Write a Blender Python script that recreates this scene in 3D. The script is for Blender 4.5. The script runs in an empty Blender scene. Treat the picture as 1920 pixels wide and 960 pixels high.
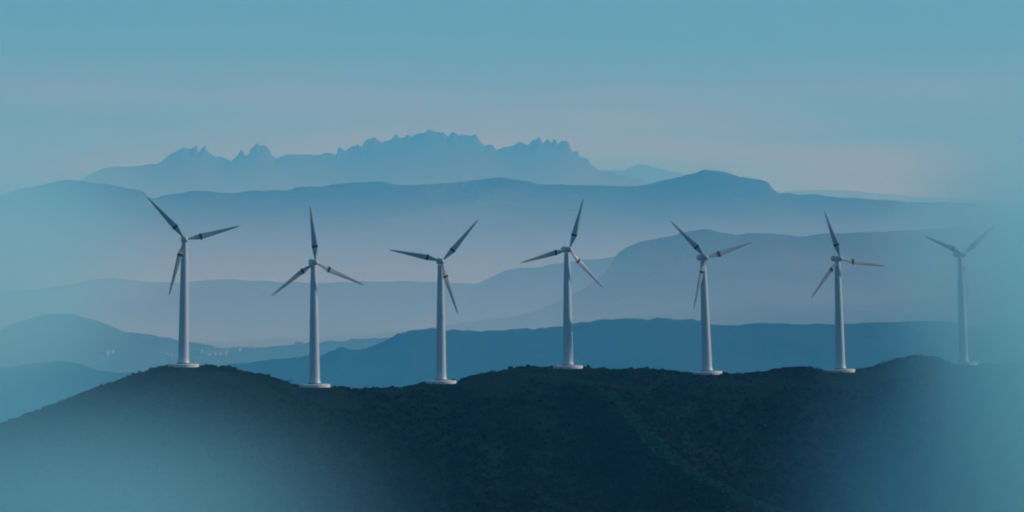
import bpy, math, random
import numpy as np
from mathutils import Vector, Matrix

# ------------------------------------------------------------------ camera, sky, sun, exposure
S = bpy.context.scene
C = S.collection
F = 960 / math.tan(math.radians(9.0))      # focal length in photo pixels (1920 wide, 18 deg across)
HORIZON, CAMZ = 500.0, 400.0               # photo row of the horizon, camera height above the valley
cam_d = bpy.data.cameras.new('camera'); cam = bpy.data.objects.new('camera', cam_d); C.objects.link(cam)
cam_d.sensor_width = 36; cam_d.angle = math.radians(18.0)
cam_d.clip_start = 1; cam_d.clip_end = 150000
cam.location = (0, 0, CAMZ)
cam.rotation_euler = (math.radians(90) + math.atan((HORIZON - 480) / F), 0, 0)
S.camera = cam

SUN = Vector((0.88, 0.17, 0.44)).normalized()     # towards the sun: to the right, a little behind the camera
sun_d = bpy.data.lights.new('sun', 'SUN'); sun = bpy.data.objects.new('sun', sun_d); C.objects.link(sun)
sun_d.energy = 3.5; sun_d.angle = math.radians(0.5); sun_d.color = (1.0, 0.975, 0.86)
sun.rotation_euler = SUN.to_track_quat('Z', 'Y').to_euler()

W = bpy.data.worlds.new('World'); S.world = W; W.use_nodes = True
nt = W.node_tree; nt.nodes.clear()
N, L = nt.nodes.new, nt.links.new
wo = N('ShaderNodeOutputWorld'); bg = N('ShaderNodeBackground'); sky = N('ShaderNodeTexSky')
sky.sky_type = 'NISHITA'; sky.sun_disc = False
sky.sun_elevation = math.asin(SUN.z); sky.sun_rotation = math.atan2(SUN.x, SUN.y)
sky.altitude = 400; sky.air_density = 1.0; sky.dust_density = 0.6; sky.ozone_density = 2.0
tint = N('ShaderNodeMixRGB'); tint.blend_type = 'MULTIPLY'; tint.inputs[0].default_value = 1
tint.inputs[2].default_value = (0.42, 1.14, 1.9, 1)
# thin level streaks of cirrus low over the mountains
tc = N('ShaderNodeTexCoord'); mp = N('ShaderNodeMapping'); mp.inputs['Scale'].default_value = (4, 4, 46)
ns = N('ShaderNodeTexNoise'); ns.inputs['Scale'].default_value = 1.6; ns.inputs['Detail'].default_value = 5
ns.inputs['Roughness'].default_value = 0.5
rp = N('ShaderNodeValToRGB'); rp.color_ramp.elements[0].position = 0.33; rp.color_ramp.elements[1].position = 0.68
rp.color_ramp.elements[0].color = (0.05, 0.05, 0.05, 1); rp.color_ramp.elements[1].color = (0.34, 0.34, 0.34, 1)
cl = N('ShaderNodeMixRGB'); cl.inputs[2].default_value = (6.4, 6.2, 6.7, 1)
L(tc.outputs['Generated'], mp.inputs[0]); L(mp.outputs[0], ns.inputs['Vector']); L(ns.outputs[0], rp.inputs[0])
L(sky.outputs[0], tint.inputs[1]); sx = N('ShaderNodeSeparateXYZ'); mr = N('ShaderNodeMapRange'); mr.interpolation_type = 'SMOOTHSTEP'; mr.inputs[1].default_value = 0.030; mr.inputs[2].default_value = 0.075
mr.inputs[3].default_value = 2.1; mr.inputs[4].default_value = 0.1
ml = N('ShaderNodeMath'); ml.operation = 'MULTIPLY'
L(tc.outputs['Generated'], sx.inputs[0]); L(sx.outputs[2], mr.inputs[0]); L(rp.outputs[0], ml.inputs[0]); L(mr.outputs[0], ml.inputs[1]); L(ml.outputs[0], cl.inputs[0])
hz = N('ShaderNodeMixRGB'); hz.inputs[2].default_value = (2.0, 6.4, 9.6, 1); mh = N('ShaderNodeMapRange'); mh.interpolation_type = 'SMOOTHSTEP'
mh.inputs[1].default_value = 0.03; mh.inputs[2].default_value = 0.28; mh.inputs[3].default_value = 0.85; mh.inputs[4].default_value = 0.0
L(sx.outputs[2], mh.inputs[0]); L(mh.outputs[0], hz.inputs[0]); L(tint.outputs[0], hz.inputs[1]); L(hz.outputs[0], cl.inputs[1])
L(cl.outputs[0], bg.inputs[0]); L(bg.outputs[0], wo.inputs[0]); bg.inputs[1].default_value = 0.062

S.view_settings.view_transform = 'Standard'; S.view_settings.look = 'None'
S.view_settings.gamma = 1; S.view_settings.exposure = -0.2
S.render.engine = 'CYCLES'
S.cycles.volume_bounces = 4; S.cycles.max_bounces = 6; S.cycles.diffuse_bounces = 2
S.cycles.use_denoising = True
S.cycles.pixel_filter_type = 'BLACKMAN_HARRIS'; S.cycles.filter_width = 2.0   # the photograph is soft
S.cycles.volume_step_rate = 1.0; S.cycles.volume_max_steps = 256

rnd = random.Random(7); rng = np.random.default_rng(7)

# ------------------------------------------------------------------ helpers
def pt(px, py, d):
    """World point seen at photo pixel (px, py) at distance d."""
    return Vector(((px - 960) / F * d, d, CAMZ + (HORIZON - py) / F * d))

def prop(o, label=None, cat=None, group=None, kind=None):
    if label: o['label'] = label
    if cat: o['category'] = cat
    if group: o['group'] = group
    if kind: o['kind'] = kind
    return o

def mesh_obj(name, V, Fc, mat, parent=None, smooth=True):
    me = bpy.data.meshes.new(name)
    V = np.asarray(V, np.float32)
    if isinstance(Fc, np.ndarray):
        n, k = Fc.shape
        me.vertices.add(len(V)); me.vertices.foreach_set('co', V.ravel())
        me.loops.add(n * k); me.loops.foreach_set('vertex_index', Fc.astype(np.int32).ravel())
        me.polygons.add(n); me.polygons.foreach_set('loop_start', np.arange(0, n * k, k, dtype=np.int32))
        me.polygons.foreach_set('loop_total', np.full(n, k, np.int32))
        me.update(calc_edges=True)
    else:
        me.from_pydata([tuple(map(float, v)) for v in V], [], Fc); me.update()
    if smooth: me.polygons.foreach_set('use_smooth', [True] * len(me.polygons))
    me.materials.append(mat)
    o = bpy.data.objects.new(name, me); C.objects.link(o)
    if parent: o.parent = parent
    return o

def lattice(n, seed):
    return np.random.default_rng(seed).random((n, n))
_LT = [lattice(256, 100 + i) for i in range(8)]
def vnoise(x, y, k=0):
    t = _LT[k % 8]
    xi = np.floor(x).astype(int); yi = np.floor(y).astype(int)
    fx = x - xi; fy = y - yi
    fx = fx * fx * (3 - 2 * fx); fy = fy * fy * (3 - 2 * fy)
    a = t[xi % 256, yi % 256]; b = t[(xi + 1) % 256, yi % 256]
    c = t[xi % 256, (yi + 1) % 256]; d = t[(xi + 1) % 256, (yi + 1) % 256]
    return (a + (b - a) * fx) * (1 - fy) + (c + (d - c) * fx) * fy - 0.5
def fbm(x, y, oct=5, gain=0.5, k=0):
    r = 0; a = 1
    for i in range(oct):
        r = r + a * vnoise(x * 2 ** i + 17.3 * i, y * 2 ** i + 9.1 * i, k + i); a *= gain
    return r

def mat_new(name):
    m = bpy.data.materials.new(name); m.use_nodes = True
    n = m.node_tree; b = n.nodes['Principled BSDF']
    return m, n, b

def ramp_mat(name, stops, scale, rough=0.9, detail=6, coord='Object', bump=0, bscale=None, spec=0.2, stretch=None):
    m, n, b = mat_new(name)
    t = n.nodes.new('ShaderNodeTexCoord'); no = n.nodes.new('ShaderNodeTexNoise'); r = n.nodes.new('ShaderNodeValToRGB')
    no.inputs['Scale'].default_value = scale; no.inputs['Detail'].default_value = detail
    src = t.outputs[coord]
    if stretch:
        mp_ = n.nodes.new('ShaderNodeMapping'); mp_.inputs['Scale'].default_value = stretch
        n.links.new(src, mp_.inputs[0]); src = mp_.outputs[0]
    n.links.new(src, no.inputs['Vector']); n.links.new(no.outputs[0], r.inputs[0])
    e = r.color_ramp.elements
    while len(e) < len(stops): e.new(0.5)
    for el, (p, c) in zip(e, stops): el.position = p; el.color = (*c, 1)
    n.links.new(r.outputs[0], b.inputs['Base Color'])
    b.inputs['Roughness'].default_value = rough; b.inputs['Specular IOR Level'].default_value = spec
    if bump:
        n2 = n.nodes.new('ShaderNodeTexNoise'); n2.inputs['Scale'].default_value = bscale; n2.inputs['Detail'].default_value = 4
        bp = n.nodes.new('ShaderNodeBump'); bp.inputs['Strength'].default_value = bump; bp.inputs['Distance'].default_value = 1.0 / bscale
        n.links.new(t.outputs[coord], n2.inputs['Vector']); n.links.new(n2.outputs[0], bp.inputs['Height'])
        n.links.new(bp.outputs[0], b.inputs['Normal'])
    return m

# ------------------------------------------------------------------ materials
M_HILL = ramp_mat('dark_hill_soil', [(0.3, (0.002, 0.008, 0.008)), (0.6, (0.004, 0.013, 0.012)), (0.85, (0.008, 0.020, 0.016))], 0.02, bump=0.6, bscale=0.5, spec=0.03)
M_WOOD = ramp_mat('wooded_slope', [(0.35, (0.005, 0.020, 0.016)), (0.58, (0.009, 0.029, 0.022)), (0.8, (0.030, 0.048, 0.034))], 0.0022, bump=0.2, bscale=0.03)
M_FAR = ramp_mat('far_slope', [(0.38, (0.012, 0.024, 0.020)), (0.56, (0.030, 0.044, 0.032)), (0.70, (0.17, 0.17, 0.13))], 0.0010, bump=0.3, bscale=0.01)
M_ROCK = ramp_mat('far_rock', [(0.3, (0.03, 0.032, 0.03)), (0.7, (0.06, 0.058, 0.052))], 0.002)
M_VALLEY = ramp_mat('valley_fields', [(0.35, (0.03, 0.045, 0.025)), (0.55, (0.06, 0.07, 0.04)), (0.75, (0.12, 0.11, 0.07))], 0.003)

# ------------------------------------------------------------------ terrain
def silhouette(pts, px):
    p = np.array(pts, float)
    return np.interp(px, p[:, 0], p[:, 1])

def ridge(name, pts, dist, front, back, base, rough, mat, label, blur=0.35, hold=0.0, crisp=0.0, n=900, m=46, fold=0.05, foldscale=None, skew=0.0, wid=None):
    """A hill range: crest line at 'dist' with the outline pts, sloping down to 'base' towards and away from us."""
    wid = wid or (-500, 2420)
    pxs = np.linspace(wid[0], wid[1], n)
    mid = (pxs - 960) / F
    yc = dist * (1 + skew * mid)
    x = mid * yc
    py = silhouette(pts, pxs)
    zc = CAMZ + (HORIZON - py) / F * yc
    if crisp:
        kw = np.exp(-0.5 * (np.arange(-30, 31) / 9.0) ** 2); kw /= kw.sum()
        zc = zc + crisp * (zc - np.convolve(np.pad(zc, 30, mode='edge'), kw, mode='valid'))
    zc = zc + rough * fbm(x / (dist * 0.0035) + 50, x * 0 + dist, 5, 0.62)
    endf = np.clip(np.minimum(pxs - wid[0], wid[1] - pxs) / 260.0, 0, 1); endf = endf * endf * (3 - 2 * endf)
    zc = base + (zc - base) * endf
    m += 1 - m % 2; t = np.linspace(-1, 1, m); t = np.sign(t) * np.abs(t) ** 1.6
    s = np.where(t > 0, t * front, t * back)
    X = np.repeat(x[:, None], m, 1); Y = yc[:, None] - s[None, :]
    a = np.abs(t)[None, :]
    shape = (1 - a) ** 1.15
    fs = foldscale or front * 0.35
    fo = (0.5 - np.abs(fbm(X / fs + 3.1, Y / fs * 0.9 + 7.7, 4, 0.45, 2)) * 2)
    zcl = np.repeat(zc[:, None], m, 1)              # away from the crest line its fine teeth fade out
    for j in range(m):
        sg = max(0, a[0, j] - hold) * front * blur / (x[1] - x[0])
        if sg > 0.5:
            kx = np.arange(-int(3 * sg) - 1, int(3 * sg) + 2); kw = np.exp(-0.5 * (kx / sg) ** 2); kw /= kw.sum()
            zcl[:, j] = np.convolve(np.pad(zc, len(kx) // 2, mode='edge'), kw, mode='valid')
    Z = base + (zcl - base) * (shape + 0.75 * fold * fo * np.minimum(1, a * 6) * np.minimum(1, (1 - a) * 4))
    Z[:, 0] = base - 6; Z[:, -1] = base - 6
    V = np.stack([X, Y, Z], -1).reshape(-1, 3)
    i = np.arange(n - 1)[:, None] * m + np.arange(m - 1)[None, :]
    Fc = np.stack([i, i + m, i + m + 1, i + 1], -1).reshape(-1, 4)
    o = mesh_obj(name, V, Fc, mat)
    prop(o, label, 'hills', kind='structure')
    return dict(x=x, s=s, yc=yc, Z=Z, o=o)

# the valley floor, one sheet out to the horizon
g = 60000.0
vx = np.concatenate([[-g], np.linspace(-12000, 12000, 60), [g]]); vy = np.concatenate([[-9000.0], np.linspace(0, 30000, 60), [90000.0]])
GX, GY = np.meshgrid(vx, vy, indexing='ij'); GZ = 4 * fbm(GX / 900, GY / 900, 4) - 4
i = np.arange(61)[:, None] * 62 + np.arange(61)[None, :]
o = mesh_obj('ground', np.stack([GX, GY, GZ], -1).reshape(-1, 3), np.stack([i, i + 62, i + 63, i + 1], -1).reshape(-1, 4), M_VALLEY)
prop(o, 'broad valley floor of fields and woods under the mist', 'ground', kind='structure')

MONT = [(-400, 420), (40, 372), (110, 356), (155, 336), (173, 326), (198, 315), (242, 313), (264, 309), (293, 306), (308, 298), (322, 289), (333, 283),
 (344, 278), (355, 280), (364, 276), (368, 272), (372, 284), (377, 278), (384, 273), (388, 280), (393, 287), (403, 294), (417, 294), (434, 298),
 (444, 291), (449, 285), (452, 281), (456, 282), (459, 288), (466, 286), (470, 277), (477, 273), (483, 269), (488, 275), (494, 274), (499, 276), (506, 282),
 (510, 291), (519, 296), (537, 289), (563, 289), (589, 292), (610, 286), (630, 289), (634, 278), (638, 277), (647, 281), (658, 275), (671, 269), (678, 274),
 (687, 262), (702, 260), (716, 266), (734, 260), (740, 254), (744, 253), (749, 258), (758, 255), (765, 251), (772, 254), (784, 250), (798, 247), (803, 244), (812, 248),
 (831, 247), (840, 255), (846, 249), (852, 248), (860, 253), (870, 251), (883, 254), (892, 254), (898, 262), (908, 272), (923, 274), (931, 282), (942, 278), (962, 274),
 (975, 268), (985, 270), (992, 269), (998, 262), (1006, 261), (1010, 256), (1015, 262), (1019, 268), (1025, 261), (1029, 262), (1034, 267), (1039, 261), (1043, 263),
 (1046, 270), (1052, 265), (1057, 266), (1062, 267), (1069, 275), (1072, 285), (1083, 286), (1088, 295), (1102, 299), (1108, 308), (1121, 318), (1180, 332), (1300, 360), (1500, 390), (2300, 430)]
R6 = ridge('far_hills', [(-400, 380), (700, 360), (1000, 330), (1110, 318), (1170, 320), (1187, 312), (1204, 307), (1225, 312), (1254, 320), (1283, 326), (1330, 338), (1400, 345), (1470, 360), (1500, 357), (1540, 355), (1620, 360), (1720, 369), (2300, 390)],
      46000, 2600, 4000, 100, 16, M_FAR, 'faintest far hills beside the jagged mountain, half lost in haze', n=800, fold=0.05)
R5 = ridge('mountain_range', MONT, 31000, 2600, 3500, 100, 20, M_ROCK, 'jagged far mountain with rows of rounded rock spires', n=2300, m=60, fold=0.08, foldscale=1500, hold=0.02, crisp=0.35)
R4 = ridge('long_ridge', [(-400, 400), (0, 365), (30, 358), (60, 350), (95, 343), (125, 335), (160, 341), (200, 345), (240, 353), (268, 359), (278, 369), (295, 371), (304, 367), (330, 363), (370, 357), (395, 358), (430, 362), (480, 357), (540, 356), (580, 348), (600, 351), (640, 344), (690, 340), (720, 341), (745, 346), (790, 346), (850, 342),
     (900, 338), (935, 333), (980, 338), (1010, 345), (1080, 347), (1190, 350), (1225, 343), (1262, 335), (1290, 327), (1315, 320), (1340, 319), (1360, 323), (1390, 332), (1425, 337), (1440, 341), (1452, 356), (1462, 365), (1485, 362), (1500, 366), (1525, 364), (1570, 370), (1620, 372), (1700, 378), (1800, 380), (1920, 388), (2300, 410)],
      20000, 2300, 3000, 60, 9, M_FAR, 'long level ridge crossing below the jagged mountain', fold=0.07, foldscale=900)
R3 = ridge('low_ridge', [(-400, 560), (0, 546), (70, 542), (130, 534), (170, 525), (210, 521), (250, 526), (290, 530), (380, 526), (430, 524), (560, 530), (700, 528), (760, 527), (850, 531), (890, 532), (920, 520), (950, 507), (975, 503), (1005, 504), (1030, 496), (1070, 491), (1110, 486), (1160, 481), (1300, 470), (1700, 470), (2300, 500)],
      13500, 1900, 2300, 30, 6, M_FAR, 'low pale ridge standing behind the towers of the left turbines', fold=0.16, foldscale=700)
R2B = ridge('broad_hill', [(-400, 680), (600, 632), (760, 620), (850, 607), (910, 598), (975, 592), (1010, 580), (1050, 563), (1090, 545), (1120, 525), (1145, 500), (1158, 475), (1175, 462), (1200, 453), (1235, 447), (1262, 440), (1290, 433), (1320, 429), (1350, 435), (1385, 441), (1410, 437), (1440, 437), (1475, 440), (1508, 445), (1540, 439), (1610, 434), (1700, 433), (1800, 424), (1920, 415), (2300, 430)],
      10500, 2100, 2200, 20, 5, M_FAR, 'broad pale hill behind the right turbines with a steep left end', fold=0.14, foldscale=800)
R2 = ridge('valley_hill', [(-400, 640), (0, 618), (40, 603), (90, 588), (140, 590), (180, 603), (230, 620), (290, 628), (340, 640), (420, 652), (520, 648), (620, 640), (760, 628), (900, 640), (1100, 660), (2300, 700)],
      8600, 1500, 1700, 10, 5, M_FAR, 'blue hazy valley hill with scattered pale houses on its foot', fold=0.15, foldscale=600)
R1 = ridge('wooded_ridge', [(-400, 720), (0, 689), (40, 685), (70, 679), (130, 678), (160, 685), (190, 697), (240, 701), (300, 700), (380, 690), (430, 682), (480, 678), (520, 673), (560, 668), (600, 666), (620, 657), (640, 651), (660, 655), (685, 654), (720, 640), (745, 628), (775, 618), (810, 616), (860, 619), (905, 620), (960, 617), (1010, 615), (1055, 612), (1090, 605), (1130, 600), (1180, 596), (1215, 598), (1260, 597), (1300, 599), (1330, 607), (1360, 611), (1400, 608), (1440, 606), (1500, 607), (1560, 608), (1620, 606), (1690, 603), (1760, 600), (1800, 606), (1850, 611), (1920, 612), (2300, 630)],
      6300, 1300, 1500, 5, 3.5, M_WOOD, 'deep blue wooded ridge just behind the wind farm', n=1300, m=60, fold=0.12, foldscale=520)

# ---- the dark hill that carries the turbines
TURB = [  # base px, base py, tower top px, hub py, distance, rotor yaw, phase of the first blade, label
    (344, 684, 346, 449, 1273, 12, 14, 'white wind turbine on the left hump, its lower blade just left of the tower'),
    (590, 722, 588, 492, 1273, 18, 96, 'white wind turbine in the left dip of the crest, one blade straight up'),
    (827, 715, 826, 490, 1302, 12, 48, 'white wind turbine beside a dark bush, one blade level to the left'),
    (1065, 687, 1063, 468, 1332, 20, 74, 'white wind turbine in the middle of the row, on the shrubby swell'),
    (1326, 698, 1318, 483, 1344, 20, 15, 'white wind turbine whose lower blade hangs across its tower'),
    (1576, 694, 1570, 485, 1389, 20, 110, 'white wind turbine just left of the rounded knoll, with one blade slanting down left'),
    (1807, 681, 1800, 477, 1438, 24, 37, 'white wind turbine at the far right, half veiled by the added fade volume'),
]
CREST = [(-1500, 1400), (-600, 1010), (-200, 868), (0, 793), (50, 775), (100, 757), (150, 737), (200, 720), (250, 702), (285, 691), (315, 686), (372, 686), (430, 686), (450, 693), (480, 699), (510, 706), (540, 712), (562, 723), (620, 725), (700, 727), (755, 726), (796, 718), (856, 716), (864, 706), (900, 698), (950, 692), (1000, 684), (1035, 687), (1095, 689),
         (1150, 691), (1200, 689), (1250, 693), (1300, 698), (1352, 699), (1400, 699), (1450, 692), (1480, 687), (1520, 688), (1550, 694), (1604, 694), (1640, 686), (1680, 672), (1720, 665), (1760, 669), (1780, 680), (1836, 682), (1880, 682), (1920, 680), (2150, 690), (2600, 760), (3300, 1100), (3900, 1500)]
tx = np.array([(t[0] - 960) / F * t[4] for t in TURB]); td = np.array([t[4] for t in TURB], float)
def crest_y(x):
    return np.interp(x, np.concatenate([[-700], tx, [900]]), np.concatenate([[1262], td, [1560]]))
PLAT = [((t[0] - 960) / F * t[4], t[4], pt(t[0], t[1] - 1.5, t[4]).z - 1.15) for t in TURB]
def near_turbine(x, y):
    r = 1e9
    for X_, Y_ in zip(tx, td): r = np.minimum(r, np.hypot(x - X_, y - Y_))
    return r
def hill_z(x, y):
    yc = crest_y(x); s = yc - y
    px = x / yc * F + 960
    zc = CAMZ + (HORIZON - (silhouette(CREST, px) + 3.0)) / F * yc
    w = 16.0
    sl = np.where(s > 0, 0.43, 0.36)
    z = zc - sl * (np.sqrt(s * s + w * w) - w)
    k = np.clip((np.abs(s) - 6) / 45.0, 0, 1); k = k * k * (3 - 2 * k)
    # a spur runs down to the right from the middle of the crest
    xs = 2 + 0.70 * s + 9 * np.sin(s / 21.0)
    z = z + k * np.where(s > 0, 5.5 * np.exp(-((x - xs) / 13.0) ** 2) - 4.0 * np.exp(-((x - xs + 48) / 26.0) ** 2) - 2.5 * np.exp(-((x - xs - 52) / 28.0) ** 2), 0)
    z = z + k * 6.0 * fbm(x / 62 + 4, y / 95 + 2, 5, 0.5, 3)
    z = z + 0.55 * fbm(x / 9.0, y / 9.0, 3, 0.5, 1) * np.clip((near_turbine(x, y) - 6.5) / 6, 0, 1)
    for X_, Y_, Z_ in PLAT:
        k = np.clip((np.hypot(x - X_, y - Y_) - 6.5) / 9.0, 0, 1); k = k * k * (3 - 2 * k)
        z = z * k + Z_ * (1 - k)
    return np.maximum(z, -1.0)
hx = np.concatenate([np.linspace(-1500, -330, 60)[:-1], np.linspace(-330, 360, 460), np.linspace(360, 1900, 70)[1:]])
hs = np.concatenate([-np.geomspace(1100, 42, 40), np.linspace(-40, 190, 150), np.geomspace(192, 1250, 60)])
HX = np.repeat(hx[:, None], len(hs), 1); HY = crest_y(HX) - hs[None, :]
HZ = hill_z(HX, HY)
n_, m_ = HX.shape
i = np.arange(n_ - 1)[:, None] * m_ + np.arange(m_ - 1)[None, :]
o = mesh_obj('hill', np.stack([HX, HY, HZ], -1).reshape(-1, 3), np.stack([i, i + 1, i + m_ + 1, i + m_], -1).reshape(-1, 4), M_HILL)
prop(o, 'dark scrub covered hill carrying the row of turbines', 'hill', kind='structure')

# ------------------------------------------------------------------ scrub
def leaf_mat(name, cols):
    m, n, b = mat_new(name)
    geo = n.nodes.new('ShaderNodeNewGeometry'); r = n.nodes.new('ShaderNodeValToRGB')
    t = n.nodes.new('ShaderNodeTexCoord'); no = n.nodes.new('ShaderNodeTexNoise'); no.inputs['Scale'].default_value = 0.05; no.inputs['Detail'].default_value = 3
    mx = n.nodes.new('ShaderNodeMath'); mx.operation = 'MULTIPLY_ADD'; mx.inputs[1].default_value = 0.35
    sb = n.nodes.new('ShaderNodeMath'); sb.operation = 'MULTIPLY_ADD'; sb.inputs[1].default_value = 1.5; sb.inputs[2].default_value = -0.42
    n.links.new(t.outputs['Object'], no.inputs['Vector']); n.links.new(no.outputs[0], sb.inputs[0])
    n.links.new(geo.outputs['Random Per Island'], mx.inputs[0]); n.links.new(sb.outputs[0], mx.inputs[2]); n.links.new(mx.outputs[0], r.inputs[0])
    e = r.color_ramp.elements
    while len(e) < len(cols): e.new(0.5)
    for k, (el, c) in enumerate(zip(e, cols)): el.position = 0.1 + 0.8 * k / (len(cols) - 1); el.color = (*c, 1)
    n.links.new(r.outputs[0], b.inputs['Base Color']); b.inputs['Roughness'].default_value = 0.9; b.inputs['Specular IOR Level'].default_value = 0.05
    return m
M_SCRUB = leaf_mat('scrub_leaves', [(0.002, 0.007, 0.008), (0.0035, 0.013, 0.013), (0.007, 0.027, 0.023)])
M_SPUR = leaf_mat('strip_scrub', [(0.008, 0.050, 0.040), (0.012, 0.066, 0.050), (0.018, 0.080, 0.056)])  # paler green leaves for the diagonal strip along the spur
M_DRY = leaf_mat('dry_scrub', [(0.010, 0.034, 0.022), (0.020, 0.048, 0.028), (0.045, 0.058, 0.032)])
M_BUSH = leaf_mat('bush_leaves', [(0.008, 0.018, 0.012), (0.014, 0.030, 0.018), (0.022, 0.040, 0.022)])
M_BARK = ramp_mat('bark', [(0.3, (0.03, 0.022, 0.016)), (0.7, (0.06, 0.045, 0.03))], 3)

def bush_template(r, leaves, tall=1.0, ls=0.34):
    """leaf-sized triangles pairs (quads) spread through lumpy lobes of unit size."""
    lobes = []
    for k in range(5):
        a = r.uniform(0, 2 * math.pi); d = r.uniform(0.15, 0.55)
        lobes.append((d * math.cos(a), d * math.sin(a), r.uniform(0.25, 0.7) * tall, r.uniform(0.32, 0.55)))
    V = []
    for k in range(leaves):
        lx, ly, lz, lr = r.choice(lobes)
        u = Vector((r.gauss(0, 1), r.gauss(0, 1), r.gauss(0, 1))).normalized() * lr * r.uniform(0.45, 1.05)
        c = Vector((lx, ly, lz)) + u
        nrm = (u.normalized() + 0.7 * Vector((r.uniform(-1, 1), r.uniform(-1, 1), r.uniform(-0.4, 1)))).normalized()
        q = nrm.to_track_quat('Z', 'Y'); sz = ls * r.uniform(0.6, 1.3); ro = r.uniform(0, 6.28)
        for j in range(4):
            a = ro + j * math.pi / 2
            p = q @ Vector((math.cos(a) * sz * (1 if j % 2 else 0.6), math.sin(a) * sz * (1 if j % 2 else 0.6), r.uniform(-0.05, 0.05)))
            V.append(c + p)
    A = np.array([tuple(v) for v in V]); A[:, 2] = np.maximum(A[:, 2], -0.1)
    return A
TPL = [bush_template(rnd, 46) for _ in range(7)]
TPLF = [bush_template(rnd, 26, ls=0.44) for _ in range(7)]

def spur_x(s): return 2 + 0.70 * s + 9 * np.sin(s / 21.0)
def scatter(n, smin, smax, size, tpl, keep):
    x = rng.uniform(-285, 330, n); s = smin + (smax - smin) * rng.random(n)
    y = crest_y(x) - s
    k = keep(x, s, y); x, s, y = x[k], s[k], y[k]
    z = hill_z(x, y)
    out = []
    ti = rng.integers(0, len(tpl), len(x))
    for q in range(len(tpl)):
        sel = ti == q; c = int(sel.sum())
        if not c: continue
        T = tpl[q]; a = rng.uniform(0, 6.28, c); sc = size[0] + (size[1] - size[0]) * rng.random(c) ** 1.7; hz = sc * rng.uniform(0.55, 1.0, c)
        ca, sa = np.cos(a) * sc, np.sin(a) * sc
        P = np.empty((c, len(T), 3))
        P[..., 0] = T[None, :, 0] * ca[:, None] - T[None, :, 1] * sa[:, None] + x[sel][:, None]
        P[..., 1] = T[None, :, 0] * sa[:, None] + T[None, :, 1] * ca[:, None] + y[sel][:, None]
        P[..., 2] = T[None, :, 2] * hz[:, None] + z[sel][:, None] - 0.1
        out.append(P.reshape(-1, 3))
    V = np.concatenate(out)
    return V
def quads(V): return np.arange(len(V)).reshape(-1, 4)
def patch(x, y): return fbm(x / 23 + 8, y / 17 + 3, 3, 0.5, 5)
def spurmask(x, s): return np.abs(x - spur_x(s)) < (1.2 + 0.030 * s) * (1 + 0.9 * vnoise(s / 7.0, x / 11.0, 4))
tfar = lambda x, y, d: near_turbine(x, y) > d
V1 = scatter(9000, -14, 30, (0.5, 1.55), TPL, lambda x, s, y: tfar(x, y, 7.6) & (patch(x, y) < 0.16) & ~((s > 22) & spurmask(x, s)))
V2 = scatter(24000, 28, 185, (0.9, 2.4), TPLF, lambda x, s, y: ~spurmask(x, s))
V = np.concatenate([V1, V2])
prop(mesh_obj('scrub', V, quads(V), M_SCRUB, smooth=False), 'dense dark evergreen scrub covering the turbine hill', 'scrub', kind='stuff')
V = scatter(80000, 22, 185, (0.5, 1.4), TPLF, lambda x, s, y: spurmask(x, s))
prop(mesh_obj('strip_scrub', V, quads(V), M_SPUR, smooth=False), 'lighter strip of scrub running diagonally down the dark hill', 'grassy strip', kind='stuff')
V = scatter(5000, -10, 26, (0.35, 0.9), TPL, lambda x, s, y: tfar(x, y, 7.2) & (patch(x, y) >= 0.10))
prop(mesh_obj('dry_grass', V, quads(V), M_DRY, smooth=False), 'brownish dry grass in patches along the hill crest', 'dry grass', kind='stuff')

def shrub(px, d_off, size, tall, label):
    d = float(crest_y(np.array((px - 960) / F * 1300.0))) - d_off
    x = (px - 960) / F * d; z = float(hill_z(np.array([x]), np.array([d]))[0])
    root = bpy.data.objects.new('shrub', None); C.objects.link(root); root.location = (x, d, z)
    prop(root, label, 'shrub', 'single shrubs on the hill crest')
    T = bush_template(rnd, 190, tall, 0.17) * size
    mesh_obj('crown', T, quads(T), M_BUSH, root, smooth=False)
    VV, FF = [], []
    for b in range(4):
        a = rnd.uniform(0, 6.28); e = Vector((math.cos(a) * 0.35, math.sin(a) * 0.35, 0.6 * tall)) * size
        for k in range(4):
            f = k / 3; c = e * f; r = 0.07 * size * (1 - 0.75 * f)
            for j in range(5): VV.append((c.x + r * math.cos(j * 1.2566), c.y + r * math.sin(j * 1.2566), c.z - 0.15 * (k == 0)))
        o0 = b * 20
        for k in range(3):
            for j in range(5): FF.append((o0 + k * 5 + j, o0 + k * 5 + (j + 1) % 5, o0 + k * 5 + 5 + (j + 1) % 5, o0 + k * 5 + 5 + j))
    mesh_obj('trunk', VV, FF, M_BARK, root)
shrub(850, 2, 1.9, 1.25, 'dark upright bush right beside the base of a turbine standing at the rising slope')
shrub(867, -1, 1.6, 0.8, 'low spreading dark shrub between the upright bush and the rising crest')
shrub(1102, 2, 1.3, 1.2, 'small round shrub just right of the middle turbine base')
shrub(501, 3, 1.5, 0.9, 'dark shrub alone on the slope falling from the left hump')
shrub(706, 1, 1.2, 0.9, 'small lone shrub in the bottom of the dip between two turbines')
shrub(958, 0, 1.4, 1.1, 'knobby shrub on the swell left of the middle turbine')
shrub(1212, 0, 1.4, 1.0, 'dark shrub at the end of the shrubby swell right of the middle turbine')
shrub(1690, 1, 1.4, 1.0, 'low shrub on the shoulder of the rounded knoll')
shrub(262, 1, 1.3, 0.9, 'small shrub on the slope left of the left hump')

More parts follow.
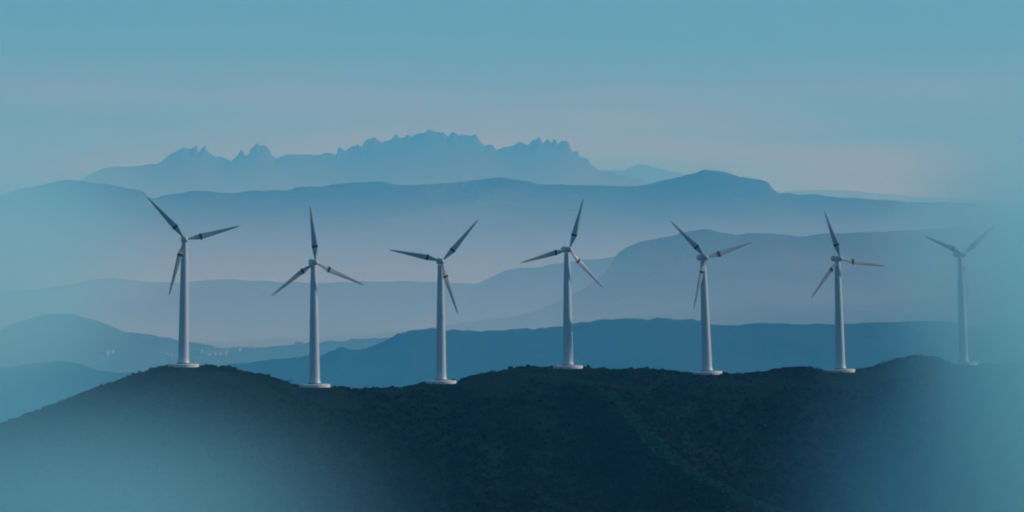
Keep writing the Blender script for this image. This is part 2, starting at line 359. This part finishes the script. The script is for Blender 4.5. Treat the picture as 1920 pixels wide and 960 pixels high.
# ------------------------------------------------------------------ turbines
M_PAINT = ramp_mat('white_paint', [(0.3, (0.37, 0.425, 0.465)), (0.7, (0.44, 0.495, 0.53))], 0.25, rough=0.42, spec=0.4, stretch=(1, 1, 0.12))
M_BLADE = ramp_mat('blade_shade_paint', [(0.3, (0.29, 0.335, 0.36)), (0.7, (0.35, 0.395, 0.42))], 0.4, rough=0.45, spec=0.35)  # darker than the tower paint: the blades' shade is put into the colour
M_NAC = ramp_mat('nacelle_paint', [(0.3, (0.36, 0.38, 0.40)), (0.7, (0.44, 0.46, 0.48))], 0.6, rough=0.45, spec=0.4)
M_BAND = ramp_mat('dark_band', [(0.3, (0.012, 0.012, 0.016)), (0.7, (0.03, 0.03, 0.035))], 2.0, rough=0.6)
M_CONC = ramp_mat('pale_concrete', [(0.3, (0.50, 0.49, 0.47)), (0.7, (0.66, 0.65, 0.62))], 0.7, rough=0.85, bump=0.15, bscale=6)
M_FLANGE = ramp_mat('grey_steel', [(0.3, (0.10, 0.10, 0.11)), (0.7, (0.18, 0.18, 0.19))], 1.5, rough=0.5)

def lathe(prof, seg=40):
    V, Fc = [], []
    for r, z in prof:
        for j in range(seg):
            a = 2 * math.pi * j / seg; V.append((r * math.cos(a), r * math.sin(a), z))
    n = len(prof)
    for k in range(n - 1):
        for j in range(seg):
            Fc.append((k * seg + j, k * seg + (j + 1) % seg, (k + 1) * seg + (j + 1) % seg, (k + 1) * seg + j))
    Fc.append(tuple(range(seg))[::-1]); Fc.append(tuple((n - 1) * seg + j for j in range(seg)))
    return V, Fc
def sharp(o, deg=35):
    o.data.set_sharp_from_angle(angle=math.radians(deg)); return o

TH = 47.0           # height of the rotor axis above the foundation top
def section(c, tk, seg=18):
    """aerofoil section of chord c and thickness tk, quarter-chord on the axis"""
    pts = []
    for j in range(seg):
        a = 2 * math.pi * j / seg
        u = 0.5 + 0.5 * math.cos(a)                       # 1 trailing .. 0 leading
        yt = math.sin(a) * tk * 0.5 * (1.0 - 0.45 * u) * 1.25
        pts.append(((u - 0.36) * c, yt))
    return pts
BL = [(0.9, 0.80, 0.80, 34), (1.6, 0.82, 0.76, 34), (2.6, 1.10, 0.66, 32), (3.8, 1.62, 0.56, 28), (4.9, 2.02, 0.50, 25), (6.0, 2.22, 0.46, 22), (6.9, 2.24, 0.42, 20), (8.5, 2.06, 0.36, 16),
      (11, 1.72, 0.29, 12), (14, 1.34, 0.22, 8), (17, 0.98, 0.16, 5), (19.5, 0.70, 0.11, 3), (21.2, 0.46, 0.07, 2), (21.9, 0.16, 0.03, 2)]
def interp_bl(z):
    a = np.array(BL); return [float(np.interp(z, a[:, 0], a[:, k])) for k in (1, 2, 3)]
def blade_rings(rows, grow=0.0):
    V, Fc = [], []; seg = 18
    for z, c, tk, tw in rows:
        t = -math.radians(tw); ct, st = math.cos(t), math.sin(t)
        for u, v in section(c + grow, tk + grow, seg):
            u -= 0.36 * 0  # chord lies in the rotor plane, turned by the twist
            V.append((u * ct - v * st, u * st + v * ct, z))
    for k in range(len(rows) - 1):
        for j in range(seg): Fc.append((k * seg + j, k * seg + (j + 1) % seg, (k + 1) * seg + (j + 1) % seg, (k + 1) * seg + j))
    Fc.append(tuple(range(seg))[::-1]); Fc.append(tuple((len(rows) - 1) * seg + j for j in range(seg)))
    return V, Fc

def make_turbine():
    root = bpy.data.objects.new('wind_turbine', None); C.objects.link(root)
    V, Fc = lathe([(6.12, -3.0), (6.12, -0.10), (6.06, -0.02), (5.9, 0.0), (2.6, 0.06)], 56)
    sharp(mesh_obj('foundation', V, Fc, M_CONC, root))
    V, Fc = lathe([(2.62, 0.05), (2.55, 0.35), (2.28, 0.9), (2.12, 1.7), (2.06, 3.0), (1.93, 12), (1.72, 24), (1.45, 36), (1.17, TH - 1.9), (1.12, TH - 1.3)], 48)
    tower = sharp(mesh_obj('tower', V, Fc, M_PAINT, root))
    V, Fc = lathe([(2.70, 0.04), (2.72, 0.12), (2.72, 0.42), (2.66, 0.50), (2.50, 0.52)], 48)
    sharp(mesh_obj('flange', V, Fc, M_FLANGE, tower))
    # nacelle: rounded box lofted along the rotor axis (local -Y is forward)
    prof = [(-1.9, 0.72, 0.78, 0.0), (-1.6, 1.0, 1.05, 0.0), (0.0, 1.14, 1.2, 0.03), (2.6, 1.14, 1.2, 0.05), (4.1, 1.02, 1.05, 0.12), (4.5, 0.78, 0.8, 0.16)]
    V, Fc = [], []; seg = 28
    for y, hw, hh, dz in prof:
        for j in range(seg):
            a = 2 * math.pi * j / seg; ca, sa = math.cos(a), math.sin(a); p = 0.42
            V.append((hw * math.copysign(abs(ca) ** p, ca), y, TH + dz + hh * math.copysign(abs(sa) ** p, sa)))
    for k in range(len(prof) - 1):
        for j in range(seg): Fc.append((k * seg + j, (k + 1) * seg + j, (k + 1) * seg + (j + 1) % seg, k * seg + (j + 1) % seg))
    Fc.append(tuple(range(seg))); Fc.append(tuple((len(prof) - 1) * seg + j for j in range(seg))[::-1])
    nac = sharp(mesh_obj('nacelle', V, Fc, M_NAC, root), 40)
    V, Fc = lathe([(0.05, 0), (0.06, 1.5)], 10)
    va = mesh_obj('wind_vane', [(x, y + 3.4, z + TH + 1.2) for x, y, z in V], Fc, M_FLANGE, nac)
    # hub with a rounded nose
    V, Fc = lathe([(0.78, -0.95), (1.0, -0.7), (1.05, 0.2), (0.98, 0.75), (0.75, 1.25), (0.42, 1.6), (0.1, 1.75)], 32)
    R = Matrix.Rotation(math.radians(90), 4, 'X')          # +Z -> -Y (forward)
    V = [tuple(R @ Vector(v) + Vector((0, -2.75, TH))) for v in V]
    sharp(mesh_obj('hub', V, Fc, M_NAC, root))
    for k in range(3):
        V, Fc = blade_rings(BL)
        b = sharp(mesh_obj('blade', V, Fc, M_BLADE, root), 60); b['slot'] = k
        rows = [(z, *interp_bl(z)) for z in (5.75, 6.15, 6.55)]
        V, Fc = blade_rings(rows, 0.34)
        sharp(mesh_obj('blade_band', V, Fc, M_BAND, b), 40)
    return root

def copy_tree(o, parent=None):
    c = o.copy(); C.objects.link(c); c.parent = parent
    for ch in o.children: copy_tree(ch, c)
    return c

proto = make_turbine()
roots = [proto] + [copy_tree(proto) for _ in TURB[1:]]
for root, (bx, by, tpx, hy, d, yaw, ph, label) in zip(roots, TURB):
    p = pt(bx, by - 1.5, d)
    root.location = p
    prop(root, label, 'wind turbine', 'wind turbines along the ridge')
    top = pt(tpx, hy, d)
    k = (top.z - p.z) / TH
    root.scale = (1, 1, k)
    root.rotation_euler = (0, math.atan2(top.x - p.x, top.z - p.z), 0)
    Ry = Matrix.Rotation(math.radians(yaw), 4, 'Z')
    for ch in list(root.children):
        kind = ch.name.split('.')[0]
        if kind in ('nacelle', 'hub'):
            ch.rotation_euler = (0, 0, math.radians(yaw))
        if kind == 'blade':
            a = math.radians(ph + 120 * ch['slot'])
            # rotor plane is local XZ; blade +Z turned to angle a (from +X, counter-clockwise as seen)
            rot = Ry @ Matrix.Rotation(math.radians(3), 4, 'X') @ Matrix.Rotation(math.pi / 2 - a, 4, 'Y')
            loc = Ry @ Vector((0, -2.75, TH))
            ch.matrix_parent_inverse = Matrix.Identity(4)
            ch.location = loc; ch.rotation_euler = rot.to_euler()
for root in roots:
    for ch in root.children:
        if 'slot' in ch: del ch['slot']

# ------------------------------------------------------------------ far houses in the valley
M_WALL = ramp_mat('pale_wall', [(0.3, (0.19, 0.19, 0.19)), (0.7, (0.26, 0.26, 0.25))], 0.05)
M_ROOF = ramp_mat('tile_roof', [(0.3, (0.13, 0.10, 0.09)), (0.7, (0.18, 0.14, 0.12))], 0.3)
def sample(R, x, s):
    i = int(np.argmin(np.abs(R['x'] - x))); j = int(np.argmin(np.abs(R['s'] - s)))
    return float(R['yc'][i] - s), float(np.interp(s, R['s'], R['Z'][i]))
def on_slope(R, px, py):
    """ground point of a hill's near slope that is seen at (px, py)"""
    best = None
    for s in np.linspace(R['s'].min() * 0, R['s'].max(), 160):
        i = int(np.argmin(np.abs(R['x'] - (px - 960) / F * (R['yc'].mean() - s))))
        y = float(R['yc'][i] - s); z = float(np.interp(s, R['s'], R['Z'][i]))
        e = abs(CAMZ + (HORIZON - py) / F * y - z)
        if best is None or e < best[0]: best = (e, y, z)
    return Vector(((px - 960) / F * best[1], best[1], best[2]))
def house(p, w, dp, h, rz, flat, label):
    root = bpy.data.objects.new('house', None); C.objects.link(root); root.location = p; root.rotation_euler = (0, 0, rz)
    prop(root, label, 'house', 'far pale houses in the valley')
    a, b = w / 2, dp / 2
    V = [(-a, -b, -4), (a, -b, -4), (a, b, -4), (-a, b, -4), (-a, -b, h), (a, -b, h), (a, b, h), (-a, b, h)]
    Fc = [(0, 1, 5, 4), (1, 2, 6, 5), (2, 3, 7, 6), (3, 0, 4, 7), (4, 5, 6, 7), (3, 2, 1, 0)]
    mesh_obj('wall', V, Fc, M_WALL, root, smooth=False)
    e = 0.6; rh = 0.8 if flat else dp * 0.22
    V = [(-a - e, -b - e, h + 0.05), (a + e, -b - e, h + 0.05), (a + e, b + e, h + 0.05), (-a - e, b + e, h + 0.05), (-a - e, 0, h + rh), (a + e, 0, h + rh)]
    mesh_obj('roof', V, [(0, 1, 5, 4), (2, 3, 4, 5), (0, 4, 3), (1, 2, 5), (3, 2, 1, 0)], M_WALL if flat else M_ROOF, root, smooth=False)
LH = 'tiny pale house among the hazy houses of the valley behind the left turbines'
for px, py, w in [(302, 667, 40), (312, 668, 30), (384, 667, 30), (392, 665, 40), (402, 664, 45), (412, 664, 34), (420, 662, 22), (388, 669, 22), (372, 660, 18), (470, 656, 22), (443, 658, 20), (560, 646, 18), (195, 664, 22), (206, 662, 18), (700, 650, 16)]:
    house(on_slope(R2, px, py), w * rnd.uniform(0.8, 1.2), rnd.uniform(12, 18), rnd.uniform(4, 6.5), rnd.uniform(-0.4, 0.4), rnd.random() < 0.5, LH)
RH = 'tiny pale house on the low slope of the broad hill behind the right turbines'
for px, py, w in [(1617, 583, 34), (1626, 584, 26), (1700, 587, 30), (1712, 585, 24), (1722, 586, 20), (1188, 590, 22), (1196, 589, 18)]:
    house(on_slope(R2B, px, py), w * rnd.uniform(0.8, 1.2), rnd.uniform(14, 20), rnd.uniform(5, 8), rnd.uniform(-0.4, 0.4), True, RH)

# ------------------------------------------------------------------ the air
def box_obj(name, lo, hi, mat):
    V = [(x, y, z) for x in (lo[0], hi[0]) for y in (lo[1], hi[1]) for z in (lo[2], hi[2])]
    return mesh_obj(name, V, [(0, 1, 3, 2), (4, 6, 7, 5), (0, 4, 5, 1), (2, 3, 7, 6), (0, 2, 6, 4), (1, 5, 7, 3)], mat, smooth=False)
def vol_mat(name, dens, col, absorb=(1, 1, 1), aniso=0.0):
    m = bpy.data.materials.new(name); m.use_nodes = True; n = m.node_tree; n.nodes.clear()
    out = n.nodes.new('ShaderNodeOutputMaterial'); v = n.nodes.new('ShaderNodeVolumePrincipled')
    v.inputs['Density Attribute'].default_value = ''
    v.inputs['Density'].default_value = dens; v.inputs['Color'].default_value = (*col, 1)
    v.inputs['Absorption Color'].default_value = (*absorb, 1); v.inputs['Anisotropy'].default_value = aniso
    n.links.new(v.outputs[0], out.inputs['Volume'])
    return m, n, v
HZ_M, _, _ = vol_mat('blue_air', 0.80e-4, (0.10, 0.53, 0.93))
prop(box_obj('haze', (-g - 10, -9010, -12), (g + 10, g * 1.5 + 10, 1900), HZ_M), 'blue haze filling the air over the valleys', 'haze', kind='stuff')
def mist_layer(yc, half, z0, H, dens, label, hw=14000, power=0.6, k=0, col=(0.75, 0.9, 1.0)):
    """mist pooled in a valley: deep over the valley's middle, its top sinking towards the slopes on both sides"""
    m, _, _ = vol_mat('valley_mist', dens, col)
    u = np.linspace(-1, 1, 61); u = np.sign(u) * np.abs(u) ** 2
    xs = np.linspace(-hw, hw, 90)
    prof = 1 - np.abs(u) ** power
    hh = H * (1 + 0.10 * vnoise(xs / 1700 + k, xs * 0 + k, k))
    top = np.stack([np.repeat(xs[:, None], 61, 1), np.repeat((yc + half * u)[None, :], 90, 0), z0 + 1 + hh[:, None] * prof[None, :]], -1)
    bot = top.copy(); bot[..., 2] = z0
    V = np.concatenate([top.reshape(-1, 3), bot.reshape(-1, 3)]); nn = 90 * 61
    i = (np.arange(89)[:, None] * 61 + np.arange(60)[None, :]).ravel()
    Fc = [np.stack([i, i + 61, i + 62, i + 1], -1), np.stack([i, i + 1, i + 62, i + 61], -1) + nn]
    for e in (0, 60):
        q = np.arange(89) * 61 + e; f = np.stack([q, q + nn, q + 61 + nn, q + 61], -1); Fc.append(f if e == 0 else f[:, ::-1])
    for e in (0, 89):
        q = e * 61 + np.arange(60); f = np.stack([q, q + 1, q + 1 + nn, q + nn], -1); Fc.append(f if e == 0 else f[:, ::-1])
    prop(mesh_obj('mist', V, np.concatenate(Fc), m, smooth=False), label, 'mist', kind='stuff')
mist_layer(3700, 1500, 25, 480, 2.2e-4, 'thin blue haze pooled in the valley before the wooded ridge', k=6, col=(0.06, 0.55, 1.0), power=1.2)
mist_layer(26000, 4500, 20, 1640, 1.9e-4, 'pale mist lying between the long ridge and the jagged mountain', k=1, col=(0.9, 0.95, 1.0))
mist_layer(16800, 2600, 21, 800, 4.8e-4, 'pale mist lying below the long ridge', k=2, col=(0.9, 0.95, 1.0))
mist_layer(7500, 1000, 22, 620, 2.7e-4, 'pale mist in the valley just beyond the wooded ridge', k=3, col=(0.45, 0.85, 1.0))
mist_layer(9400, 700, 23, 690, 9.5e-4, 'low mist at the foot of the broad pale hill', k=4)
mist_layer(11900, 1000, 24, 520, 2.6e-4, 'low mist before the pale low ridge', k=5)

def edge_fade(c, r, d0, col, label):  # added volume standing in for a teal fade along the frame edges
    """a soft volume added to imitate a teal fade at the frame edges: densest at its centre, thinning out to nothing at its edge"""
    m, n, v = vol_mat('fade_volume', d0, col, (0.25, 0.72, 1.0))
    t = n.nodes.new('ShaderNodeTexCoord'); ln = n.nodes.new('ShaderNodeVectorMath'); ln.operation = 'DOT_PRODUCT'
    n.links.new(t.outputs['Object'], ln.inputs[0]); n.links.new(t.outputs['Object'], ln.inputs[1])
    a = n.nodes.new('ShaderNodeMath'); a.operation = 'SUBTRACT'; a.use_clamp = True; a.inputs[0].default_value = 1
    n.links.new(ln.outputs['Value'], a.inputs[1])
    p = n.nodes.new('ShaderNodeMath'); p.operation = 'POWER'; p.inputs[1].default_value = 2.5; n.links.new(a.outputs[0], p.inputs[0])
    q = n.nodes.new('ShaderNodeMath'); q.operation = 'MULTIPLY'; q.inputs[1].default_value = d0; n.links.new(p.outputs[0], q.inputs[0])
    n.links.new(q.outputs[0], v.inputs['Density'])
    V, Fc = lathe([(max(0.02, math.sin(math.pi * k / 16)), -math.cos(math.pi * k / 16)) for k in range(17)], 32)
    o = mesh_obj('edge_fade', V, Fc, m); o.location = c; o.scale = r
    prop(o, label, 'mist', kind='stuff')
TEAL = (0.36, 0.85, 1.0)  # colour of the added edge-fade volumes
edge_fade(pt(2010, 580, 1090), (74, 115, 100), 0.027, TEAL, 'added teal fade volume in front of the rightmost turbine')
edge_fade(pt(1995, 430, 3900), (235, 1400, 270), 0.0021, TEAL, 'long added teal fade volume over the valley beyond the right end of the hill')
edge_fade(pt(-70, 470, 3900), (255, 1400, 270), 0.0022, TEAL, 'long added teal fade volume over the valley beyond the left end of the hill')
edge_fade(pt(60, 1160, 1060), (172, 70, 106), 0.029, TEAL, 'wide low added fade volume at the left foot of the dark hill')
edge_fade(pt(2010, 1040, 1060), (122, 75, 112), 0.030, TEAL, 'low added fade volume at the right foot of the dark hill')
